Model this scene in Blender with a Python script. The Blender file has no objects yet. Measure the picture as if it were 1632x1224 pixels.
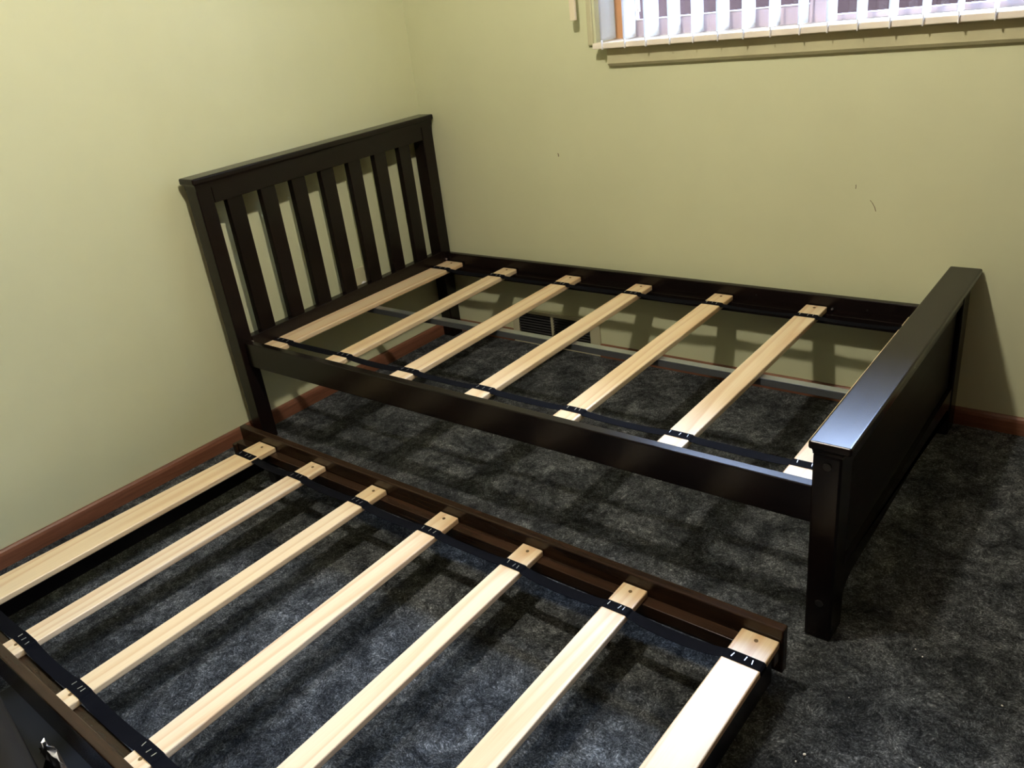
import bpy, bmesh, math, random
from mathutils import Vector, Matrix, noise
C = bpy.context.scene.collection
S = bpy.context.scene

# ------------------------------------------------------------------ camera
F, PU, PV = 1317.4, -19.16, 15.88
yaw, pitch, roll = 0.7279, -0.4500, -0.1345
cam_d = bpy.data.cameras.new('camera'); cam = bpy.data.objects.new('camera', cam_d); C.objects.link(cam)
fw = Vector((-math.sin(yaw)*math.cos(pitch), math.cos(yaw)*math.cos(pitch), math.sin(pitch)))
r0 = Vector((math.cos(yaw), math.sin(yaw), 0)); u0 = r0.cross(fw)
rt = math.cos(roll)*r0 + math.sin(roll)*u0
up = -math.sin(roll)*r0 + math.cos(roll)*u0
M = Matrix.Identity(4)
for i in range(3):
    M[i][0] = rt[i]; M[i][1] = up[i]; M[i][2] = -fw[i]
M[0][3], M[1][3], M[2][3] = 2.4833, -2.5299, 1.3461
cam.matrix_world = M
cam_d.sensor_fit = 'HORIZONTAL'; cam_d.sensor_width = 36.0; cam_d.lens = F/1632*36.0
cam_d.shift_x = -PU/1632; cam_d.shift_y = PV/1632; cam_d.clip_start = 0.05
S.camera = cam

# ------------------------------------------------------------------ light
W = bpy.data.worlds.new('overcast_sky'); S.world = W; W.use_nodes = True
bg = W.node_tree.nodes['Background']; bg.inputs[0].default_value = (0.52, 0.66, 1.0, 1); bg.inputs[1].default_value = 88.0
LAMP = (1.53, -1.54, 2.24)
LAMP_STRENGTH = 1050.0
portal = bpy.data.lights.new('window_portal', 'AREA'); portal.shape = 'RECTANGLE'; portal.size = 1.40; portal.size_y = 0.98
portal.cycles.is_portal = True
po = bpy.data.objects.new('window_portal', portal); C.objects.link(po); po.location = (1.585, 0.16, 1.64); po.rotation_euler = (math.radians(-90), 0, 0)
vs = S.view_settings; S.display_settings.display_device = 'sRGB'
vs.view_transform = 'Standard'; vs.look = 'None'; vs.gamma = 1.0; vs.use_curve_mapping = False
vs.exposure = 0.12

# ------------------------------------------------------------------ materials
def newmat(name):
    m = bpy.data.materials.new(name); m.use_nodes = True
    nt = m.node_tree; return m, nt, nt.nodes['Principled BSDF']
def N(nt, t, **kw):
    n = nt.nodes.new(t)
    for k, v in kw.items():
        if k.startswith('i_'):
            key = k[2:]; key = int(key) if key.isdigit() else key.replace('_', ' ')
            n.inputs[key].default_value = v
        else: setattr(n, k, v)
    return n
def L(nt, a, b): nt.links.new(a, b)
def ramp(nt, fac, stops):
    r = nt.nodes.new('ShaderNodeValToRGB'); L(nt, fac, r.inputs[0])
    e = r.color_ramp.elements
    while len(e) < len(stops): e.new(0.5)
    for x, (p, c) in zip(e, stops): x.position = p; x.color = (*c, 1)
    return r
def coords(nt, scale, kind='Object', rand=True):
    tc = N(nt, 'ShaderNodeTexCoord'); mp = N(nt, 'ShaderNodeMapping'); mp.inputs['Scale'].default_value = scale
    if rand:
        oi = N(nt, 'ShaderNodeObjectInfo')
        mu = N(nt, 'ShaderNodeVectorMath', operation='SCALE'); mu.inputs[0].default_value = (3.1, 17.3, 5.7)
        L(nt, oi.outputs['Random'], mu.inputs['Scale'])
        ad = N(nt, 'ShaderNodeVectorMath', operation='ADD'); L(nt, tc.outputs[kind], ad.inputs[0]); L(nt, mu.outputs[0], ad.inputs[1])
        L(nt, ad.outputs[0], mp.inputs[0])
    else: L(nt, tc.outputs[kind], mp.inputs[0])
    return mp.outputs[0]
def simple(name, col, rough=0.5, metal=0.0, spec=0.5):
    m, nt, b = newmat(name)
    b.inputs['Base Color'].default_value = (*col, 1); b.inputs['Roughness'].default_value = rough
    b.inputs['Metallic'].default_value = metal; b.inputs['Specular IOR Level'].default_value = spec
    # slight procedural mottling so that nothing is a dead flat colour
    v = coords(nt, (9, 9, 9)); n = N(nt, 'ShaderNodeTexNoise', i_Scale=1.0, i_Detail=4.0); L(nt, v, n.inputs['Vector'])
    r = ramp(nt, n.outputs['Fac'], [(0.3, tuple(c*0.9 for c in col)), (0.7, tuple(min(1, c*1.08) for c in col))])
    L(nt, r.outputs[0], b.inputs['Base Color'])
    return m

def wall_mat(name, col):
    m, nt, b = newmat(name)
    v = coords(nt, (1, 1, 1), rand=False)
    n = N(nt, 'ShaderNodeTexNoise', i_Scale=1.6, i_Detail=5.0, i_Roughness=0.6); L(nt, v, n.inputs['Vector'])
    r = ramp(nt, n.outputs['Fac'], [(0.3, tuple(c*0.95 for c in col)), (0.7, tuple(c*1.03 for c in col))])
    L(nt, r.outputs[0], b.inputs['Base Color']); b.inputs['Roughness'].default_value = 0.42
    b.inputs['Specular IOR Level'].default_value = 0.5
    n2 = N(nt, 'ShaderNodeTexNoise', i_Scale=240.0, i_Detail=2.0); L(nt, v, n2.inputs['Vector'])
    n3 = N(nt, 'ShaderNodeTexNoise', i_Scale=7.0, i_Detail=2.0); L(nt, v, n3.inputs['Vector'])
    ad = N(nt, 'ShaderNodeMath', operation='MULTIPLY_ADD'); L(nt, n3.outputs['Fac'], ad.inputs[0]); ad.inputs[1].default_value = 6.0; L(nt, n2.outputs['Fac'], ad.inputs[2])
    bp = N(nt, 'ShaderNodeBump', i_Strength=0.12, i_Distance=0.001); L(nt, ad.outputs[0], bp.inputs['Height']); L(nt, bp.outputs[0], b.inputs['Normal'])
    return m
WALLC = (0.64, 0.665, 0.41)
M_wall = wall_mat('sage_green_paint', WALLC)
M_ceil = wall_mat('dulled_ceiling_paint', (0.55, 0.54, 0.50))  # unseen ceiling dulled to reduce lamp bounce
M_cream = simple('cream_gloss_paint', (0.84, 0.78, 0.64), 0.35)
M_apron = simple('green_gloss_paint', (0.54, 0.52, 0.31), 0.35)

def dark_wood(name, dark, light, rough=0.24, sc=(3, 40, 40), spec=0.26):
    m, nt, b = newmat(name)
    v = coords(nt, sc)
    n = N(nt, 'ShaderNodeTexNoise', i_Scale=1.0, i_Detail=6.0, i_Roughness=0.65, i_Distortion=0.6); L(nt, v, n.inputs['Vector'])
    r = ramp(nt, n.outputs['Fac'], [(0.3, dark), (0.72, light)])
    L(nt, r.outputs[0], b.inputs['Base Color'])
    b.inputs['Roughness'].default_value = rough; b.inputs['Specular IOR Level'].default_value = spec
    rr = N(nt, 'ShaderNodeMapRange', i_3=rough*0.95, i_4=rough*1.1); L(nt, n.outputs['Fac'], rr.inputs[0]); L(nt, rr.outputs[0], b.inputs['Roughness'])
    bp = N(nt, 'ShaderNodeBump', i_Strength=0.03, i_Distance=0.0005); L(nt, n.outputs['Fac'], bp.inputs['Height']); L(nt, bp.outputs[0], b.inputs['Normal'])
    return m
DK, LT = (0.0035, 0.0024, 0.0022), (0.0085, 0.0048, 0.0040)
M_dx = dark_wood('espresso_wood_lengthwise', DK, LT, sc=(3, 40, 40))
M_dy = dark_wood('espresso_wood_crosswise', DK, LT, sc=(40, 3, 40))
M_dz = dark_wood('espresso_wood_upright', DK, LT, sc=(40, 40, 3))
M_tx = dark_wood('walnut_brown_wood', (0.014, 0.008, 0.005), (0.042, 0.021, 0.011), 0.24, (3, 40, 40))
M_bx = dark_wood('skirting_wood', (0.115, 0.046, 0.024), (0.215, 0.092, 0.048), 0.38, (4, 60, 60))
M_by = dark_wood('skirting_wood_side', (0.115, 0.046, 0.024), (0.215, 0.092, 0.048), 0.38, (60, 4, 60))

M_panel = dark_wood('espresso_panel_matt', DK, LT, 0.45, (40, 3, 40), 0.15)
M_dim_wall = dark_wood('bounce_cutting_brown', (0.09, 0.05, 0.03), (0.16, 0.09, 0.05), 0.5, (3, 40, 3))  # unseen walls made dark brown to cut bounced light and deepen shadows

def pine():
    m, nt, b = newmat('raw_pine')
    v = coords(nt, (1, 0.05, 1))
    n0 = N(nt, 'ShaderNodeTexNoise', i_Scale=7.0, i_Detail=2.0, i_Roughness=0.45, i_Distortion=0.3); L(nt, v, n0.inputs['Vector'])
    mx = N(nt, 'ShaderNodeVectorMath', operation='MULTIPLY_ADD'); L(nt, n0.outputs['Color'], mx.inputs[0]); mx.inputs[1].default_value = (0.28, 0.28, 0.28); L(nt, v, mx.inputs[2])
    w = N(nt, 'ShaderNodeTexWave', wave_type='BANDS', bands_direction='X', wave_profile='SAW', i_Scale=9.0, i_Distortion=1.2, i_Detail=2.0, i_Detail_Scale=1.5)
    L(nt, mx.outputs[0], w.inputs['Vector'])
    r = ramp(nt, w.outputs['Fac'], [(0.0, (0.86, 0.73, 0.50)), (0.5, (0.84, 0.69, 0.445)), (0.88, (0.74, 0.54, 0.31)), (1.0, (0.84, 0.70, 0.47))])
    v2 = coords(nt, (420, 9, 420)); n2 = N(nt, 'ShaderNodeTexNoise', i_Scale=1.0, i_Detail=3.0); L(nt, v2, n2.inputs['Vector'])
    r2 = ramp(nt, n2.outputs['Fac'], [(0.3, (0.93, 0.91, 0.88)), (0.65, (1, 1, 1))])
    mm = N(nt, 'ShaderNodeMix', data_type='RGBA', blend_type='MULTIPLY'); mm.inputs[0].default_value = 1.0
    L(nt, r.outputs[0], mm.inputs[6]); L(nt, r2.outputs[0], mm.inputs[7])
    oi = N(nt, 'ShaderNodeObjectInfo'); r3 = ramp(nt, oi.outputs['Random'], [(0, (0.93, 0.88, 0.80)), (0.35, (1, 0.98, 0.95)), (0.65, (0.98, 0.93, 0.90)), (1, (0.97, 0.92, 0.80))])
    m2 = N(nt, 'ShaderNodeMix', data_type='RGBA', blend_type='MULTIPLY'); m2.inputs[0].default_value = 1.0
    L(nt, mm.outputs[2], m2.inputs[6]); L(nt, r3.outputs[0], m2.inputs[7])
    L(nt, m2.outputs[2], b.inputs['Base Color'])
    b.inputs['Roughness'].default_value = 0.33; b.inputs['Specular IOR Level'].default_value = 0.95
    bp = N(nt, 'ShaderNodeBump', i_Strength=0.1, i_Distance=0.0004); L(nt, n2.outputs['Fac'], bp.inputs['Height']); L(nt, bp.outputs[0], b.inputs['Normal'])
    return m
M_pine = pine()

def carpet():
    m, nt, b = newmat('blue_grey_carpet')
    v = coords(nt, (1, 1, 1), rand=False)
    warp = N(nt, 'ShaderNodeTexNoise', i_Scale=14.0, i_Detail=2.0); L(nt, v, warp.inputs['Vector'])
    mx = N(nt, 'ShaderNodeVectorMath', operation='MULTIPLY_ADD'); L(nt, warp.outputs['Color'], mx.inputs[0]); mx.inputs[1].default_value = (0.05, 0.05, 0.05); L(nt, v, mx.inputs[2])
    big = N(nt, 'ShaderNodeTexNoise', i_Scale=9.5, i_Detail=7.0, i_Roughness=0.72, i_Distortion=0.7); L(nt, v, big.inputs['Vector'])
    mid = N(nt, 'ShaderNodeTexNoise', i_Scale=55.0, i_Detail=4.0, i_Roughness=0.7); L(nt, mx.outputs[0], mid.inputs['Vector'])
    fine = N(nt, 'ShaderNodeTexNoise', i_Scale=230.0, i_Detail=4.0, i_Roughness=0.8); L(nt, mx.outputs[0], fine.inputs['Vector'])
    rb = ramp(nt, big.outputs['Fac'], [(0.36, (0.40, 0.41, 0.43)), (0.5, (1.0, 1.0, 1.0)), (0.64, (2.1, 2.08, 2.03))])
    rm = ramp(nt, mid.outputs['Fac'], [(0.36, (0.55, 0.55, 0.55)), (0.62, (1.4, 1.4, 1.4))])
    rf = ramp(nt, fine.outputs['Fac'], [(0.36, (0.018, 0.021, 0.0215)), (0.52, (0.068, 0.0745, 0.075)), (0.62, (0.16, 0.17, 0.17)), (0.72, (0.42, 0.43, 0.43))])
    m1 = N(nt, 'ShaderNodeVectorMath', operation='MULTIPLY'); L(nt, rb.outputs[0], m1.inputs[0]); L(nt, rm.outputs[0], m1.inputs[1])
    m2 = N(nt, 'ShaderNodeVectorMath', operation='MULTIPLY'); L(nt, m1.outputs[0], m2.inputs[0]); L(nt, rf.outputs[0], m2.inputs[1])
    L(nt, m2.outputs[0], b.inputs['Base Color']); b.inputs['Roughness'].default_value = 0.95
    b.inputs['Specular IOR Level'].default_value = 0.1
    hs = N(nt, 'ShaderNodeMath', operation='MULTIPLY_ADD'); L(nt, mid.outputs['Fac'], hs.inputs[0]); hs.inputs[1].default_value = 1.5; L(nt, fine.outputs['Fac'], hs.inputs[2])
    bp = N(nt, 'ShaderNodeBump', i_Strength=1.0, i_Distance=0.008); L(nt, hs.outputs[0], bp.inputs['Height']); L(nt, bp.outputs[0], b.inputs['Normal'])
    return m
M_carpet = carpet()

def webbing():
    m, nt, b = newmat('black_webbing')
    v = coords(nt, (700, 700, 700), rand=False)
    w = N(nt, 'ShaderNodeTexChecker', i_Scale=1.0); L(nt, v, w.inputs['Vector'])
    w.inputs[1].default_value = (0.0025, 0.0028, 0.004, 1); w.inputs[2].default_value = (0.0045, 0.005, 0.0075, 1)
    L(nt, w.outputs[0], b.inputs['Base Color']); b.inputs['Roughness'].default_value = 0.85; b.inputs['Specular IOR Level'].default_value = 0.05
    return m
M_web = webbing()
M_staple = simple('staple_steel', (0.8, 0.8, 0.82), 0.3, 0.9)
M_screw = simple('dull_brass_screw', (0.20, 0.13, 0.06), 0.4, 0.6)
M_bolt = simple('zinc_bolt', (0.62, 0.60, 0.58), 0.3, 0.9)
M_beam_shaded = simple('grey_steel_shaded', (0.055, 0.062, 0.066), 0.5)  # shade on the centre rail's sides put into the steel colour
M_beam_lit = simple('grey_steel_lit', (0.40, 0.44, 0.47), 0.3, 0.9)  # lighter copy of the rail steel for its lit top
M_boltcap = simple('dark_plastic_cap', (0.008, 0.007, 0.006), 0.45)
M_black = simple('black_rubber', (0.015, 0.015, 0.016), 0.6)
M_vent = simple('vent_cream_enamel', (0.50, 0.48, 0.31), 0.4)
M_duct = simple('dark_duct', (0.010, 0.010, 0.010), 0.9)
M_louvre = simple('vent_dark_louvre', (0.028, 0.028, 0.026), 0.5)
M_frame = simple('mauve_grey_aluminium', (0.52, 0.44, 0.50), 0.45, 0.0)
M_bead = simple('pale_glazing_bead', (0.85, 0.83, 0.85), 0.4)
M_reveal = simple('honey_timber_reveal', (0.50, 0.25, 0.11), 0.5)
M_fence = simple('grey_brown_paling', (0.016, 0.0085, 0.007), 0.9, spec=0.05)
M_plastic_white = simple('white_plastic', (0.8, 0.8, 0.78), 0.3)
M_wand = simple('cream_plastic', (0.80, 0.72, 0.50), 0.35)
M_bag = simple('dark_olive_vinyl', (0.008, 0.0065, 0.0045), 0.6, spec=0.12)
M_ground = simple('paved_yard', (0.03, 0.027, 0.025), 0.9)
M_scuff = simple('brown_scuff', (0.16, 0.12, 0.06), 0.8)
M_crumb = simple('pale_crumb', (0.85, 0.82, 0.72), 0.8)

def mat_blind():
    m, nt, b = newmat('white_blind_fabric')
    b.inputs['Base Color'].default_value = (0.80, 0.78, 0.72, 1); b.inputs['Roughness'].default_value = 0.7
    v = coords(nt, (350, 350, 350)); n = N(nt, 'ShaderNodeTexNoise', i_Scale=1.0, i_Detail=2.0); L(nt, v, n.inputs['Vector'])
    bp = N(nt, 'ShaderNodeBump', i_Strength=0.1, i_Distance=0.0004); L(nt, n.outputs['Fac'], bp.inputs['Height']); L(nt, bp.outputs[0], b.inputs['Normal'])
    tr = N(nt, 'ShaderNodeBsdfTranslucent'); tr.inputs[0].default_value = (0.78, 0.78, 0.80, 1)
    mx = N(nt, 'ShaderNodeMixShader'); mx.inputs[0].default_value = 0.4
    out = nt.nodes['Material Output']; L(nt, b.outputs[0], mx.inputs[1]); L(nt, tr.outputs[0], mx.inputs[2]); L(nt, mx.outputs[0], out.inputs[0])
    return m
M_blind = mat_blind()
def mat_glass():
    m, nt, b = newmat('window_glass')
    g = N(nt, 'ShaderNodeBsdfGlossy'); g.inputs['Roughness'].default_value = 0.02
    t = N(nt, 'ShaderNodeBsdfTransparent'); t.inputs[0].default_value = (0.93, 0.95, 0.96, 1)
    fr = N(nt, 'ShaderNodeFresnel'); fr.inputs[0].default_value = 1.3
    mx = N(nt, 'ShaderNodeMixShader'); L(nt, fr.outputs[0], mx.inputs[0]); L(nt, t.outputs[0], mx.inputs[1]); L(nt, g.outputs[0], mx.inputs[2])
    L(nt, mx.outputs[0], nt.nodes['Material Output'].inputs[0]); return m
M_glass = mat_glass()
def mat_clear():
    m, nt, b = newmat('crumpled_clear_film')
    b.inputs['Base Color'].default_value = (0.9, 0.92, 0.95, 1); b.inputs['Roughness'].default_value = 0.25
    b.inputs['Metallic'].default_value = 0.9; b.inputs['Specular IOR Level'].default_value = 1.0
    v = coords(nt, (60, 60, 60)); n = N(nt, 'ShaderNodeTexNoise', i_Scale=1.0, i_Detail=3.0); L(nt, v, n.inputs['Vector'])
    bp = N(nt, 'ShaderNodeBump', i_Strength=0.5, i_Distance=0.004); L(nt, n.outputs['Fac'], bp.inputs['Height']); L(nt, bp.outputs[0], b.inputs['Normal'])
    return m
M_clear = mat_clear()
def mat_emit(name, col, s):
    m, nt, b = newmat(name); b.inputs['Base Color'].default_value = (0.9, 0.9, 0.9, 1)
    b.inputs['Emission Color'].default_value = (*col, 1); b.inputs['Emission Strength'].default_value = s; return m
M_bulb = mat_emit('lit_bulb', (1.0, 0.90, 0.78), LAMP_STRENGTH)

# ------------------------------------------------------------------ helpers
def bx(bm, x0, x1, y0, y1, z0, z1, bev=0.0, seg=2):
    r = bmesh.ops.create_cube(bm, size=1.0); vs_ = r['verts']
    for v in vs_:
        v.co = Vector(((x0+x1)/2 + v.co.x*(x1-x0), (y0+y1)/2 + v.co.y*(y1-y0), (z0+z1)/2 + v.co.z*(z1-z0)))
    if bev > 0:
        es = list({e for v in vs_ for e in v.link_edges})
        bmesh.ops.bevel(bm, geom=es, offset=min(bev, 0.45*min(x1-x0, y1-y0, z1-z0)), segments=seg, profile=0.5, affect='EDGES')
def obj(name, bm, m, parent=None, loc=None, smooth=False):
    me = bpy.data.meshes.new(name); bm.to_mesh(me); bm.free()
    me.materials.append(m)
    if smooth:
        for p in me.polygons: p.use_smooth = True
    o = bpy.data.objects.new(name, me); C.objects.link(o)
    if parent is not None: o.parent = parent
    if loc: o.location = loc
    return o
def box(name, m, parent, *a, bev=0.002, seg=2):
    """box mesh with its own origin at its centre"""
    x0, x1, y0, y1, z0, z1 = a
    cx, cy, cz = (x0+x1)/2, (y0+y1)/2, (z0+z1)/2
    bm = bmesh.new(); bx(bm, x0-cx, x1-cx, y0-cy, y1-cy, z0-cz, z1-cz, bev, seg)
    return obj(name, bm, m, parent, (cx, cy, cz))
def struct(o): o['kind'] = 'structure'; return o
def thing(name, label, cat, loc=(0, 0, 0), rotz=0, group=None):
    o = bpy.data.objects.new(name, None); C.objects.link(o); o.empty_display_size = 0.05
    o.location = loc; o.rotation_euler = (0, 0, rotz); o['label'] = label; o['category'] = cat
    if group: o['group'] = group
    return o
def tag(o, label, cat, group=None):
    o['label'] = label; o['category'] = cat
    if group: o['group'] = group
    return o
def cyl(bm, c, axis, r, h, n=16, bev=0.0):
    r_ = bmesh.ops.create_cone(bm, cap_ends=True, segments=n, radius1=r, radius2=r, depth=h)
    rot = {'z': Matrix(), 'x': Matrix.Rotation(math.pi/2, 4, 'Y'), 'y': Matrix.Rotation(math.pi/2, 4, 'X')}[axis]
    bmesh.ops.transform(bm, matrix=Matrix.Translation(c) @ rot, verts=r_['verts'])
    if bev > 0:
        es = [e for e in {e for v in r_['verts'] for e in v.link_edges} if len(e.link_faces) == 2 and e.calc_face_angle(0) > 1.0]
        bmesh.ops.bevel(bm, geom=es, offset=bev, segments=2, affect='EDGES')

# ------------------------------------------------------------------ room
X1, Y1, ZC = 3.35, -3.30, 2.40
struct(box('floor', M_carpet, None, -0.25, X1+0.1, Y1-0.1, 0.1, -0.1, 0.0, bev=0))
struct(box('ceiling', M_ceil, None, -0.25, X1+0.1, Y1-0.1, 0.1, ZC, ZC+0.1, bev=0))
# back wall with window opening
WX0, WX1, WZ0, WZ1 = 0.865, 2.30, 1.1375, 2.12
bm = bmesh.new()
bx(bm, -0.2, WX0, 0, 0.11, 0, ZC); bx(bm, WX1, X1+0.1, 0, 0.11, 0, ZC)
bx(bm, WX0, WX1, 0, 0.11, 0, WZ0); bx(bm, WX0, WX1, 0, 0.11, WZ1, ZC)
wall_back = struct(obj('wall_back', bm, M_wall))
AL = -0.0199
def leftframe(o): o.rotation_euler = (0, 0, AL); return o
bm = bmesh.new(); bx(bm, -0.1, 0, Y1-0.15, 0.1, 0, ZC)
wall_left = leftframe(struct(obj('wall_left', bm, M_wall)))
struct(box('wall_right', M_dim_wall, None, X1, X1+0.1, Y1, 0, 0, ZC, bev=0))
struct(box('wall_front', M_dim_wall, None, -0.2, X1+0.1, Y1-0.1, Y1, 0, ZC, bev=0))
# skirting
BH = 0.053
def skirt(name, a, b, m, along):
    bm = bmesh.new()
    prof = [(0, 0), (0.016, 0), (0.016, BH-0.014), (0.013, BH-0.005), (0.008, BH), (0, BH)]
    vs0 = []; vs1 = []
    for d, z in prof:
        if along == 'x': vs0.append(bm.verts.new((a, -d, z))); vs1.append(bm.verts.new((b, -d, z)))
        else: vs0.append(bm.verts.new((d, a, z))); vs1.append(bm.verts.new((d, b, z)))
    n = len(prof)
    for i in range(n): bm.faces.new((vs0[i], vs0[(i+1) % n], vs1[(i+1) % n], vs1[i]))
    bm.faces.new(vs0); bm.faces.new(vs1[::-1])
    bmesh.ops.recalc_face_normals(bm, faces=bm.faces)
    return struct(obj(name, bm, m))
leftframe(skirt('baseboard_left', Y1-0.05, 0.0, M_by, 'y'))
VX0, VX1 = 0.366, 0.800
s = skirt('baseboard_back', VX1, X1, M_bx, 'x')
bm = bmesh.new(); bx(bm, 0.0, VX0, -0.016, 0, 0, BH, 0.002); s2 = obj('skirting_piece', bm, M_bx, s)
s = skirt('baseboard_front', 0.0, X1, M_bx, 'x'); s.location = (X1, Y1, 0); s.rotation_euler = (0, 0, math.pi)
s = skirt('baseboard_right', -X1, 0, M_by, 'y'); s.location = (X1, Y1-0.05, 0); s.rotation_euler = (0, 0, math.pi)
# scuffs on the walls
def scuff(parent, pts, w, name='scuff_mark'):
    bm = bmesh.new(); prev = None
    for (x, z) in pts:
        a = bm.verts.new((x-w/2, -0.0006, z)); b = bm.verts.new((x+w/2, -0.0006, z))
        if prev: bm.faces.new((prev[0], prev[1], b, a))
        prev = (a, b)
    o = obj(name, bm, M_scuff, parent); return o
scuff(wall_back, [(1.771, 0.668), (1.778, 0.660), (1.785, 0.648), (1.789, 0.636)], 0.0022)
scuff(wall_back, [(1.728, 0.712), (1.7285, 0.706), (1.728, 0.700)], 0.002)
scuff(wall_back, [(0.669, 0.790), (0.6715, 0.785), (0.671, 0.778)], 0.004)

# ------------------------------------------------------------------ window
win = bpy.data.objects.new('window_1', None); C.objects.link(win); win.location = (WX0, 0.06, 1.15); struct(win)
def wbox(name, m, a, bev=0.0015): 
    x0, x1, y0, y1, z0, z1 = a
    o = box(name, m, win, x0-WX0, x1-WX0, y0-0.06, y1-0.06, z0-1.15, z1-1.15, bev=bev); return o
# timber reveal lining
wbox('timber_reveal', M_reveal, (WX0, 0.932, 0.060, 0.112, 1.156, 2.12))
wbox('timber_reveal', M_reveal, (2.24, WX1, 0.060, 0.112, 1.156, 2.12))
wbox('timber_head', M_reveal, (0.932, 2.24, 0.060, 0.112, 2.08, 2.12))
# frame, two sashes
bm = bmesh.new()
def wb(bm, x0, x1, y0, y1, z0, z1, b=0.0015): bx(bm, x0-WX0, x1-WX0, y0-0.06, y1-0.06, z0-1.15, z1-1.15, b, 1)
wb(bm, 0.935, 0.972, 0.060, 0.105, 1.156, 2.08); wb(bm, 2.20, 2.24, 0.060, 0.105, 1.156, 2.08)
wb(bm, 0.972, 1.24, 0.062, 0.100, 1.156, 1.206); wb(bm, 0.972, 2.20, 0.062, 0.100, 2.03, 2.08)
wb(bm, 1.24, 1.55, 0.062, 0.100, 1.156, 1.206)
wb(bm, 1.55, 1.60, 0.060, 0.100, 1.156, 2.03)
wb(bm, 1.60, 2.20, 0.062, 0.100, 1.156, 1.172)
obj('window_frame', bm, M_frame, win)
wbox('glazing_bead', M_bead, (0.972, 1.55, 0.058, 0.066, 1.2055, 1.2095), 0.001)
wbox('glazing_bead', M_bead, (0.972, 0.976, 0.058, 0.066, 1.2095, 2.03), 0.001)
wbox('window_latch', M_bead, (0.996, 1.003, 0.046, 0.058, 1.232, 1.33), 0.001)
wbox('pane', M_glass, (0.972, 1.55, 0.078, 0.082, 1.206, 2.03), 0)
wbox('pane', M_glass, (1.60, 2.20, 0.078, 0.082, 1.172, 2.03), 0)
# sill and apron
sill = struct(box('trim_1', M_cream, None, 0.8835, 2.35, -0.055, 0.0595, 1.1375, 1.156, bev=0.003, seg=3))
bm = bmesh.new()
ap = [(0, 1.079), (-0.012, 1.079), (-0.020, 1.088), (-0.020, 1.131), (-0.018, 1.1372), (0, 1.1372)]
for x0, x1 in [(0.916, 2.33)]:
    a = [bm.verts.new((x0, y, z)) for y, z in ap]; b = [bm.verts.new((x1, y, z)) for y, z in ap]
    n = len(ap)
    for i in range(n): bm.faces.new((a[i], a[(i+1) % n], b[(i+1) % n], b[i]))
    bm.faces.new(a); bm.faces.new(b[::-1])
bmesh.ops.recalc_face_normals(bm, faces=bm.faces)
struct(obj('trim_2', bm, M_apron))

# ------------------------------------------------------------------ outside
bm = bmesh.new(); bx(bm, -6, 9, 0.12, 12, 0.0, 0.3)
tag(obj('paved_yard', bm, M_ground), 'grey paved ground outside the window, below the timber fence', 'ground')['kind'] = 'structure'
fence = thing('paling_fence', 'grey brown timber paling fence outside, seen between the blind slats', 'fence', (1.5, 1.9, 0.3))
k = 0; x = -4.2
pal = None
while x < 5.5:
    if pal is None:
        pal = box('paling', M_fence, fence, -0.0645, 0.0645, -0.01, 0.01, 0.0, 1.75, bev=0.002); pal.location = (x, 0, 0.875)
    else:
        o = pal.copy(); C.objects.link(o); o.parent = fence; o.location = (x, random.Random(k).uniform(-.003, .003), 0.875 + random.Random(k+99).uniform(-.02, .02))
    x += 0.128; k += 1
box('fence_rail', M_fence, fence, -4.3, 5.5, 0.02, 0.07, 0.30, 0.38); box('fence_rail', M_fence, fence, -4.3, 5.5, 0.02, 0.07, 1.35, 1.43)

tag(box('sky_blocker', M_ground, None, -0.5, 5.0, 0.12, 0.62, 2.36, 2.42, bev=0.004), 'roof eave added unseen outside the window against high sky light', 'blocker')['kind'] = 'structure'  # unseen board added to keep high sky light off fence and window

# ------------------------------------------------------------------ vertical blinds
blind = thing('vertical_blinds', 'white vertical fabric blinds hanging open in front of the window', 'blinds', (1.7, -0.0135, 2.09))
o = box('head_rail', M_cream, blind, 0.868-1.7, 2.296-1.7, -0.02, 0.022, -0.02, 0.025, bev=0.003)
def slat_mesh():
    bm = bmesh.new(); n = 8; H0, H1 = 1.161-2.09, -0.02
    rows = []
    for z in (H0, H0+0.012, H1):
        row = []
        for i in range(n+1):
            t = i/n-0.5; row.append(bm.verts.new((0.004*(1-4*t*t), t*0.089, z)))
        rows.append(row)
    for a, b in zip(rows, rows[1:]):
        for i in range(n): bm.faces.new((a[i], a[i+1], b[i+1], b[i]))
    bmesh.ops.solidify(bm, geom=bm.faces[:], thickness=0.0006)
    me = bpy.data.meshes.new('blind_slat'); bm.to_mesh(me); bm.free(); me.materials.append(M_blind)
    for p in me.polygons: p.use_smooth = True
    return me
me_bs = slat_mesh()
bm = bmesh.new(); bx(bm, -0.0016, 0.0016, -0.0045, 0.0045, -0.016, 0.012, 0.001)
me_clip = bpy.data.meshes.new('chain_clip'); bm.to_mesh(me_clip); bm.free(); me_clip.materials.append(M_plastic_white)
nx = 1.1595 - 3*0.0798
i = 0
while nx < 2.28:
    R_ = random.Random(i); ang = math.radians(R_.uniform(-3, 4)); nz = nx + R_.uniform(-0.0015, 0.0015)
    o = bpy.data.objects.new('blind_slat', me_bs); C.objects.link(o); o.parent = blind
    o.rotation_euler = (0, 0, -ang); o.location = (nz-1.7, 0, 0)
    c = bpy.data.objects.new('chain_clip', me_clip); C.objects.link(c); c.parent = o
    c.location = (0.006, -0.0465, 1.152-2.09)
    nx += 0.0798; i += 1
struct(box('trim_3', M_apron, None, 0.838, 0.858, -0.010, 0, 1.146, 2.16, bev=0.003))
wand = thing('blind_cord_weight', 'cream plastic cord tensioner hanging left of the window', 'cord weight', (0.818, -0.055, 1.23))
box('tensioner_body', M_wand, wand, -0.011, 0.011, -0.006, 0.006, 0.0, 0.16, bev=0.003)
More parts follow.
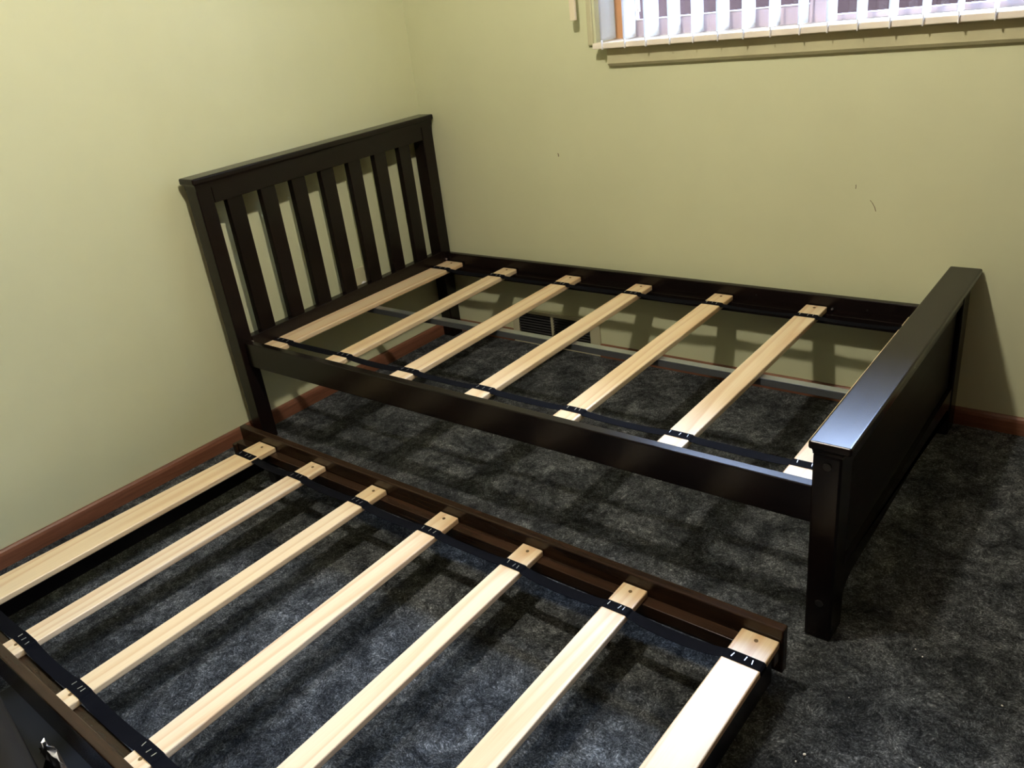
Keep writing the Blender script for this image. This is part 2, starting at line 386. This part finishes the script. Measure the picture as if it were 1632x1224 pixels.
bm = bmesh.new(); cyl(bm, (0, 0, 0.52), 'z', 0.0012, 0.76, 8); obj('cord', bm, M_plastic_white, wand)

# ------------------------------------------------------------------ wall vent
vent = thing('wall_vent', 'cream metal floor-level air vent with dark louvres on the back wall', 'vent', (VX0, 0, 0))
W_ = VX1-VX0
bm = bmesh.new(); 
bx(bm, 0, 0.034, -0.012, -0.0005, 0.0, 0.150, 0.002); bx(bm, W_-0.045, W_, -0.012, -0.0005, 0.0, 0.150, 0.002)
bx(bm, 0.034, W_-0.045, -0.012, -0.0005, 0.136, 0.150, 0.002); bx(bm, 0.034, W_-0.045, -0.012, -0.0005, 0.0, 0.014, 0.002)
obj('vent_frame', bm, M_vent, vent)
box('centre_bar', M_vent, vent, 0.200, 0.212, -0.012, -0.001, 0.014, 0.136)
box('duct_back', M_duct, vent, 0.034, W_-0.045, -0.0016, -0.0004, 0.014, 0.136, bev=0)
lv = None
for (a, b) in ((0.034, 0.200), (0.212, W_-0.045)):
    for j in range(10):
        bm = bmesh.new(); bx(bm, -(b-a)/2, (b-a)/2, -0.0045, 0.0045, -0.0009, 0.0009)
        o = obj('louvre', bm, M_louvre, vent); o.location = ((a+b)/2, -0.0072, 0.022+j*0.0118); o.rotation_euler = (math.radians(28), 0, 0)

# ------------------------------------------------------------------ wall socket behind headboard
sk = thing('wall_socket', 'small pale wall plate with round white outlet behind the headboard slats', 'wall socket', (0.010, -0.478, 0.40), AL)
box('wall_plate', M_apron, sk, -0.0005, 0.006, -0.035, 0.058, -0.045, 0.045, bev=0.002)
bm = bmesh.new(); cyl(bm, (0.010, 0.0, -0.026), 'x', 0.012, 0.010, 20, 0.002); o = obj('round_outlet', bm, M_plastic_white, sk, smooth=False); o['label'] = 'round white outlet'
bm = bmesh.new(); cyl(bm, (0.0155, 0.003, -0.024), 'x', 0.0018, 0.002, 8); cyl(bm, (0.0155, -0.003, -0.024), 'x', 0.0018, 0.002, 8); obj('pin_hole', bm, M_black, o)

# ------------------------------------------------------------------ webbing strap
def strap(name, parent, xs, y, ztop, width, endx, rnd, sag=0.010, thick=0.0012):
    """xs: list of (x0,x1) of slats in order; ribbon runs over every slat top and hangs a little between them"""
    pts = []          # (x, y, z, roll)
    R_ = random.Random(rnd)
    for i, (a, b) in enumerate(xs):
        if i == 0: pts.append((a-0.003, y, ztop-0.006, 0)); 
        pts += [(a-0.0022, y, ztop-0.003, 0), (a+0.002, y, ztop+0.0012, 0), ((a+b)/2, y, ztop+0.0016, 0), (b-0.002, y, ztop+0.0012, 0), (b+0.0022, y, ztop-0.003, 0)]
        if i < len(xs)-1:
            c = xs[i+1][0]; n = 7
            dy = R_.uniform(-0.003, 0.003); rl = R_.uniform(-0.10, 0.16); sg = sag*R_.uniform(0.6, 1.2)
            for k in range(1, n):
                t = k/n; q = 4*t*(1-t)
                pts.append((b + (c-b)*t, y + dy*q, ztop-0.004 - sg*q, rl*q))
        else: pts.append((b+0.003, y, ztop-0.012, 0))
    bm = bmesh.new(); prev = None
    for (x, yy, z, rl) in pts:
        h = width/2; cy, cz = math.cos(rl)*h, math.sin(rl)*h
        ring = [bm.verts.new((x, yy-cy, z-cz)), bm.verts.new((x, yy+cy, z+cz))]
        if prev: bm.faces.new((prev[0], prev[1], ring[1], ring[0]))
        prev = ring
    bmesh.ops.recalc_face_normals(bm, faces=bm.faces)
    bmesh.ops.solidify(bm, geom=bm.faces[:], thickness=thick)
    return obj(name, bm, M_web, parent)
bm = bmesh.new(); bx(bm, -0.0007, 0.0007, -0.0055, 0.0055, -0.0004, 0.0006)
me_staple = bpy.data.meshes.new('staple'); bm.to_mesh(me_staple); bm.free(); me_staple.materials.append(M_staple)
def staples(st, xs, y, ztop, rnd):
    R_ = random.Random(rnd)
    for (a, b) in xs:
        w = b-a
        for f in (0.18, 0.55, 0.8):
            o = bpy.data.objects.new('staple', me_staple); C.objects.link(o); o.parent = st
            o.location = (a+w*(f+R_.uniform(-.06, .06)), y+R_.uniform(-.003, .003), ztop+0.0030); o.rotation_euler = (0, 0, R_.uniform(-.2, .2))
def pine_slat(parent, xf, xn, w, yf, yn, ztop, th, screw=True, wn=None, notch=False):
    """board from (xf,yf) to (xn,yn) - left edge; own origin at the middle"""
    wn = wn or w
    cx, cy = (xf+xn)/2 + w/2, (yf+yn)/2
    bm = bmesh.new(); bx(bm, -w/2, w/2, yn-cy, yf-cy, -th, 0, 0.0032, 3)
    for v in bm.verts:
        t = (v.co.y-(yn-cy))/(yf-yn)
        ww = wn+(w-wn)*t
        v.co.x = v.co.x*ww/w + (xn + wn/2 + (xf+w/2-xn-wn/2)*t) - cx
    o = obj('pine_slat', bm, M_pine, parent, (cx, cy, ztop))
    if screw:
        for yy, xx in ((yf-0.022, xf+w*0.5), (yn+0.022, xn+wn*0.5)):
            bm = bmesh.new(); cyl(bm, (0, 0, 0.0), 'z', 0.0042, 0.0014, 12)
            obj('screw', bm, M_screw, o, (xx-cx, yy-cy, 0.0004))
    return o

# ------------------------------------------------------------------ main bed
bed = thing('slatted_bed', 'dark espresso wooden single bed frame with bare pine slats in the corner under the window', 'bed')
HX0, HX1 = 0.018, 0.0769
NY, FY = -1.118, -0.022
# headboard
for name, (y0, y1) in (('headboard_post', (NY, -1.062)), ('headboard_post', (-0.082, FY))):
    box(name, M_dz, bed, HX0, HX1, y0, y1, 0.0, 0.905, bev=0.004, seg=3)
def cap(x0, x1, y0, y1, z0, z1, ox, oy, px0, px1, py0, py1, h):
    """board with rounded nose, cove moulding beneath tapering to the frame"""
    bm = bmesh.new(); bx(bm, x0, x1, y0, y1, z0, z1, 0.005, 4)
    a = [(x0+ox, y0+oy), (x1-ox, y0+oy), (x1-ox, y1-oy), (x0+ox, y1-oy)]
    b = [(px0, py0), (px1, py0), (px1, py1), (px0, py1)]
    n = 5; rings = []
    for i in range(n+1):
        t = i/n; e = 1-math.sqrt(max(0, 1-(1-t)**2))   # cove
        rings.append([bm.verts.new((B[0]+(A[0]-B[0])*e, B[1]+(A[1]-B[1])*e, z0+0.0005-h*t)) for A, B in zip(a, b)])
    for r, q in zip(rings, rings[1:]):
        for i in range(4): bm.faces.new((r[i], r[(i+1) % 4], q[(i+1) % 4], q[i]))
    bm.faces.new(rings[0]); bm.faces.new(rings[-1][::-1])
    bmesh.ops.recalc_face_normals(bm, faces=bm.faces)
    c = Vector(((x0+x1)/2, (y0+y1)/2, (z0+z1)/2)); bmesh.ops.translate(bm, verts=bm.verts, vec=-c)
    return bm, c
bm, c = cap(0.005, 0.084, -1.126, -0.012, 0.920, 0.940, 0.004, 0.004, HX0, HX1+0.0006, NY, FY, 0.020)
obj('headboard_cap', bm, M_dy, bed, c)
box('top_rail', M_dy, bed, 0.042, HX1-0.0008, -1.062, -0.082, 0.8514, 0.905, bev=0.002)
box('lower_rail', M_dy, bed, 0.042, HX1-0.0008, -1.062, -0.082, 0.300, 0.3884, bev=0.002)
for yc in (-0.983, -0.8495, -0.7185, -0.586, -0.453, -0.320, -0.187):
    box('headboard_slat', M_dz, bed, 0.046, 0.070, yc-0.030, yc+0.030, 0.382, 0.860, bev=0.0015)
# footboard
LX0, LX1 = 2.0105, 2.067
def foot_leg(y0, y1):
    return box('footboard_leg', M_dz, bed, LX0, LX1, y0, y1, 0.0, 0.462, bev=0.005, seg=3)
foot_leg(-1.108, -1.035); foot_leg(-0.100, -0.026)
bm, c = cap(2.0035, 2.0865, -1.118, -0.010, 0.4755, 0.494, 0.003, 0.003, LX0, LX1, -1.108, -0.026, 0.014)
obj('footboard_cap', bm, M_dy, bed, c)
box('footboard_panel', M_panel, bed, 2.022, 2.052, -1.040, -0.095, 0.120, 0.465, bev=0.001)
box('footboard_top_rail', M_dy, bed, 2.0125, 2.0650, -1.036, -0.099, 0.418, 0.462, bev=0.002)
# bottom rail with curved corner brackets
bm = bmesh.new()
ys = [-1.0355, -0.0995]; outline = []
zt, zb, dz = 0.158, 0.104, 0.050
for i in range(7):
    t = i/6*math.pi/2
    outline.append((ys[0] + 0.055*(1-math.cos(t)), zb-dz+dz*math.sin(t)))
right = [(ys[0]+ys[1]-y, z) for y, z in outline][::-1]
poly = outline + right + [(ys[1], zt), (ys[0], zt)]
fr = [bm.verts.new((2.0645, y, z)) for y, z in poly]; bk = [bm.verts.new((2.015, y, z)) for y, z in poly]
n = len(poly)
for i in range(n): bm.faces.new((fr[i], fr[(i+1) % n], bk[(i+1) % n], bk[i]))
bm.faces.new(fr); bm.faces.new(bk[::-1]); bmesh.ops.triangulate(bm, faces=[f for f in bm.faces if len(f.verts) > 4])
bmesh.ops.recalc_face_normals(bm, faces=bm.faces)
c = Vector((2.04, -0.567, 0.12)); bmesh.ops.translate(bm, verts=bm.verts, vec=-c)
obj('footboard_bottom_rail', bm, M_dy, bed, c)
for z in (0.438, 0.098):
    bm = bmesh.new(); cyl(bm, (0, 0, 0), 'y', 0.0085, 0.004, 20, 0.001); obj('bolt_cap', bm, M_boltcap, bed, (2.040, -1.109, z))
# side rails
RX0, RX1 = HX1, LX0
box('side_rail', M_dx, bed, RX0, RX1, -1.100, -1.0745, 0.291, 0.380, bev=0.003, seg=3)
box('side_rail', M_dx, bed, RX0, RX1, -0.049, -0.027, 0.291, 0.376, bev=0.003, seg=3)
SZ, ST = 0.3439, 0.018
for y0, y1 in ((-1.0778, -1.052), (-0.075, -0.0492)):
    box('slat_ledge', M_dx, bed, RX0+0.002, RX1-0.002, y0, y1, SZ-ST-0.032, SZ-ST, bev=0.0015)
# grey steel centre rail under the slats; shaded sides and lit top painted in
cr = box('centre_rail', M_beam_shaded, bed, HX1+0.001, LX0+0.010, -0.571, -0.547, 0.303, SZ-ST-0.0045, bev=0.001)
cr['label'] = 'grey steel centre rail under the slats, shade painted on its sides'
rc = box('lit_top_strip', M_beam_lit, cr, -(LX0+0.009-HX1)/2, (LX0+0.009-HX1)/2, -0.0125, 0.0125, 0.00925, 0.0132, bev=0.001)
rc['label'] = 'lit top face of the steel rail, painted lighter'
bed_slats = [(0.0790, 0.0710, 0.0900), (0.3895, 0.4005, 0.067), (0.6955, 0.7010, 0.069), (1.0020, 1.0035, 0.066), (1.3065, 1.3100, 0.066), (1.6170, 1.6140, 0.066), (1.9180, 1.9190, 0.085)]
for i, (xf, xn, w) in enumerate(bed_slats):
    pine_slat(bed, xf, xn, w, -0.055 if i else -0.056, -1.072, SZ, ST)
for ky, kk, nm in ((-0.147, 0.1, 1), (-0.972, 0.9, 2)):
    xs = [(xf+(xn-xf)*kk, xf+(xn-xf)*kk+w) for xf, xn, w in bed_slats]
    st = strap('slat_strap', bed, xs, ky, SZ, 0.026, None, nm, sag=0.003)
    staples(st, xs, ky, SZ, nm)
# small bolts where the rails meet the headboard, and one screw end on the wall-side rail
for (x, y, z, ax) in ((0.082, -1.0675, 0.372, 'x'), (0.082, -0.060, 0.352, 'x')):
    bm = bmesh.new(); cyl(bm, (0, 0, 0), ax, 0.004, 0.006, 12, 0.001); obj('bolt_head', bm, M_bolt, bed, (x, y, z))
bm = bmesh.new(); cyl(bm, (0, 0, 0), 'y', 0.0032, 0.008, 12, 0.001); o = obj('bolt_end', bm, M_bolt, bed, (1.697, -0.0525, 0.337))
for x, z in ((1.45, 0.352), (1.80, 0.345)):
    bm = bmesh.new(); cyl(bm, (0, 0, 0), 'y', 0.003, 0.0015, 10); obj('screw_head', bm, M_boltcap, bed, (x, -0.0492, z))

# ------------------------------------------------------------------ trundle
TX, TY, TA = 2.032, -1.2642, -0.0159
tr = thing('trundle_bed', 'low dark brown trundle bed frame with pine slats pulled out beside the bed', 'trundle bed', (TX, TY, 0), TA)
TT, TB = 0.160, 0.048
box('side_rail', M_tx, tr, -1.850, 0.0016, -0.0265, -0.004, TB, TT, bev=0.0035, seg=3)
box('side_rail', M_tx, tr, -1.850, 0.0016, -0.9785, -0.9555, TB, TT, bev=0.0035, seg=3)
TZ, TH = 0.1324, 0.017
box('slat_ledge', M_tx, tr, -1.842, -0.004, -0.056, -0.0267, TZ-TH-0.030, TZ-TH, bev=0.0015)
box('slat_ledge', M_tx, tr, -1.842, -0.004, -0.9553, -0.926, TZ-TH-0.030, TZ-TH, bev=0.0015)
box('end_rail', M_dy, tr, -0.030, -0.0075, -0.9250, -0.0570, TB, TZ-TH-0.001, bev=0.002)
box('end_rail', M_dy, tr, -1.730, -1.708, -0.9250, -0.0570, TB, TZ-TH-0.001, bev=0.002)
box('corner_block', M_tx, tr, -1.862, -1.842, -0.062, -0.0270, TB, 0.108, bev=0.002)
tsl = [(-1.7420, -1.7780, 0.085, 0.112), (-1.4745, -1.4760, 0.0665, None), (-1.2000, -1.1945, 0.060, None), (-0.9290, -0.9030, 0.064, None),
       (-0.6500, -0.6260, 0.0605, None), (-0.3640, -0.3440, 0.062, None), (-0.0835, -0.0880, 0.079, 0.088)]
for xf, xn, w, wn in tsl:
    pine_slat(tr, xf, xn, w, -0.0285, -0.953, TZ, TH, wn=wn)
for ky, kk, nm, wd, sg in ((-0.110, 0.1, 11, 0.026, 0.006), (-0.912, 0.95, 12, 0.030, 0.005)):
    xs = [(xf+(xn-xf)*kk, xf+(xn-xf)*kk+w) for xf, xn, w, wn in tsl]
    st = strap('slat_strap', tr, xs, ky, TZ, wd, None, nm, sag=sg)
    staples(st, xs, ky, TZ, nm)
# castors
for (x, y) in ((-1.69, -0.040), (-0.045, -0.040), (-1.69, -0.942), (-0.045, -0.942)):
    c_ = box('castor', M_black, tr, x-0.016, x+0.016, y-0.012, y+0.012, 0.040, TZ-TH-0.031, bev=0.003)
    bm = bmesh.new(); cyl(bm, (0, 0, 0), 'y', 0.022, 0.020, 20, 0.003); obj('castor_wheel', bm, M_black, c_, (0.0, 0, 0.022-(0.040+TZ-TH-0.031)/2))

# ------------------------------------------------------------------ vinyl bag, bottom left
bm = bmesh.new(); bx(bm, -0.32, 0.42, -0.40, 0.0, 0.0, 0.345, 0.045, 5)
bmesh.ops.subdivide_edges(bm, edges=bm.edges[:], cuts=1, use_grid_fill=True)
for v in bm.verts:
    n_ = noise.noise(v.co*5.0); v.co += Vector((0.3, 0.3, 1)).normalized()*n_*0.012
    if v.co.z < 0.0: v.co.z = 0.0
bag = thing('storage_bag', 'dark olive vinyl bag lying in front of the trundle at the bottom left', 'bag', (1.06, -2.318, 0), -0.15)
obj('bag_body', bm, M_bag, bag, smooth=True)
sk_ = box('gap_darkening_sheet', M_black, bag, -0.60, 0.60, -0.085, 0.085, 0.0005, 0.007, bev=0.002); sk_.rotation_euler = (0, 0, 0.134); sk_.location = (0.05, 0.068, 0.004)  # black sheet added to darken the gap between bag and trundle rail
# crumpled film tucked beside it
bm = bmesh.new(); R_ = random.Random(4); n = 14
grid = []
for i in range(n):
    row = []
    for j in range(n):
        u, v = i/(n-1), j/(n-1)
        p = Vector((u*0.12-0.06, (v-0.5)*0.018, 0.01+0.11*math.sin(math.pi*min(1, v*1.0))*(0.6+0.4*math.sin(math.pi*u))))
        p += Vector((R_.uniform(-1, 1)*0.005, R_.uniform(-1, 1)*0.006, R_.uniform(-1, 1)*0.009))
        p.z = max(p.z, 0.001)
        row.append(bm.verts.new(p))
    grid.append(row)
for i in range(n-1):
    for j in range(n-1): bm.faces.new((grid[i][j], grid[i+1][j], grid[i+1][j+1], grid[i][j+1]))
film = obj('plastic_film', bm, M_clear, None, (0.938, -2.268, 0.009))
tag(film, 'crumpled shiny clear plastic wrap beside the dark bag at the bottom left', 'plastic wrap')

# ------------------------------------------------------------------ ceiling lamp (just above the frame)
lamp = thing('ceiling_lamp', 'bare warm bulb hanging from a white ceiling rose above the beds', 'lamp', (LAMP[0], LAMP[1], ZC))
bm = bmesh.new(); cyl(bm, (0, 0, -0.012), 'z', 0.05, 0.022, 32, 0.004); obj('ceiling_rose', bm, M_plastic_white, lamp)
bm = bmesh.new(); cyl(bm, (0, 0, -0.060), 'z', 0.018, 0.078, 20, 0.003); obj('lamp_holder', bm, M_plastic_white, lamp)
bm = bmesh.new(); bmesh.ops.create_uvsphere(bm, u_segments=24, v_segments=14, radius=0.048); obj('bulb', bm, M_bulb, lamp, (0, 0, LAMP[2]-ZC), smooth=True)

# ------------------------------------------------------------------ crumbs on the carpet
bm = bmesh.new(); bmesh.ops.create_icosphere(bm, subdivisions=1, radius=0.0028)
for v in bm.verts: v.co.x *= 1.3; v.co.z *= 0.6
me_c = bpy.data.meshes.new('crumb'); bm.to_mesh(me_c); bm.free(); me_c.materials.append(M_crumb)
for i, (x, y, s_, lab) in enumerate([
        (2.2216, -1.0385, 0.55, 'tiny pale crumb on the carpet nearest the edge of the footboard shadow'),
        (2.2388, -1.0535, 0.60, 'tiny pale crumb just below the one at the corner of the footboard shadow'),
        (2.3946, -1.1104, 0.70, 'tiny pale crumb on the carpet at far right, alone'),
        (2.1258, -1.4153, 1.00, 'largest pale crumb on the carpet at the bottom, right of the trundle'),
        (2.1496, -1.2379, 0.40, 'faint pale crumb on the carpet between trundle corner and footboard shadow'),
        (2.3052, -1.3349, 0.60, 'pale crumb at the bottom edge of the photo, right of the largest crumb'),
        (2.1180, -1.4380, 0.60, 'small pale crumb directly below the largest crumb at the bottom')]):
    o = bpy.data.objects.new('crumb', me_c); C.objects.link(o); o.location = (x, y, 0.0016*s_); o.scale = (s_, s_, s_); o.rotation_euler = (0, 0, i*1.3)
    tag(o, lab, 'crumb', 'sawdust crumbs on the carpet')
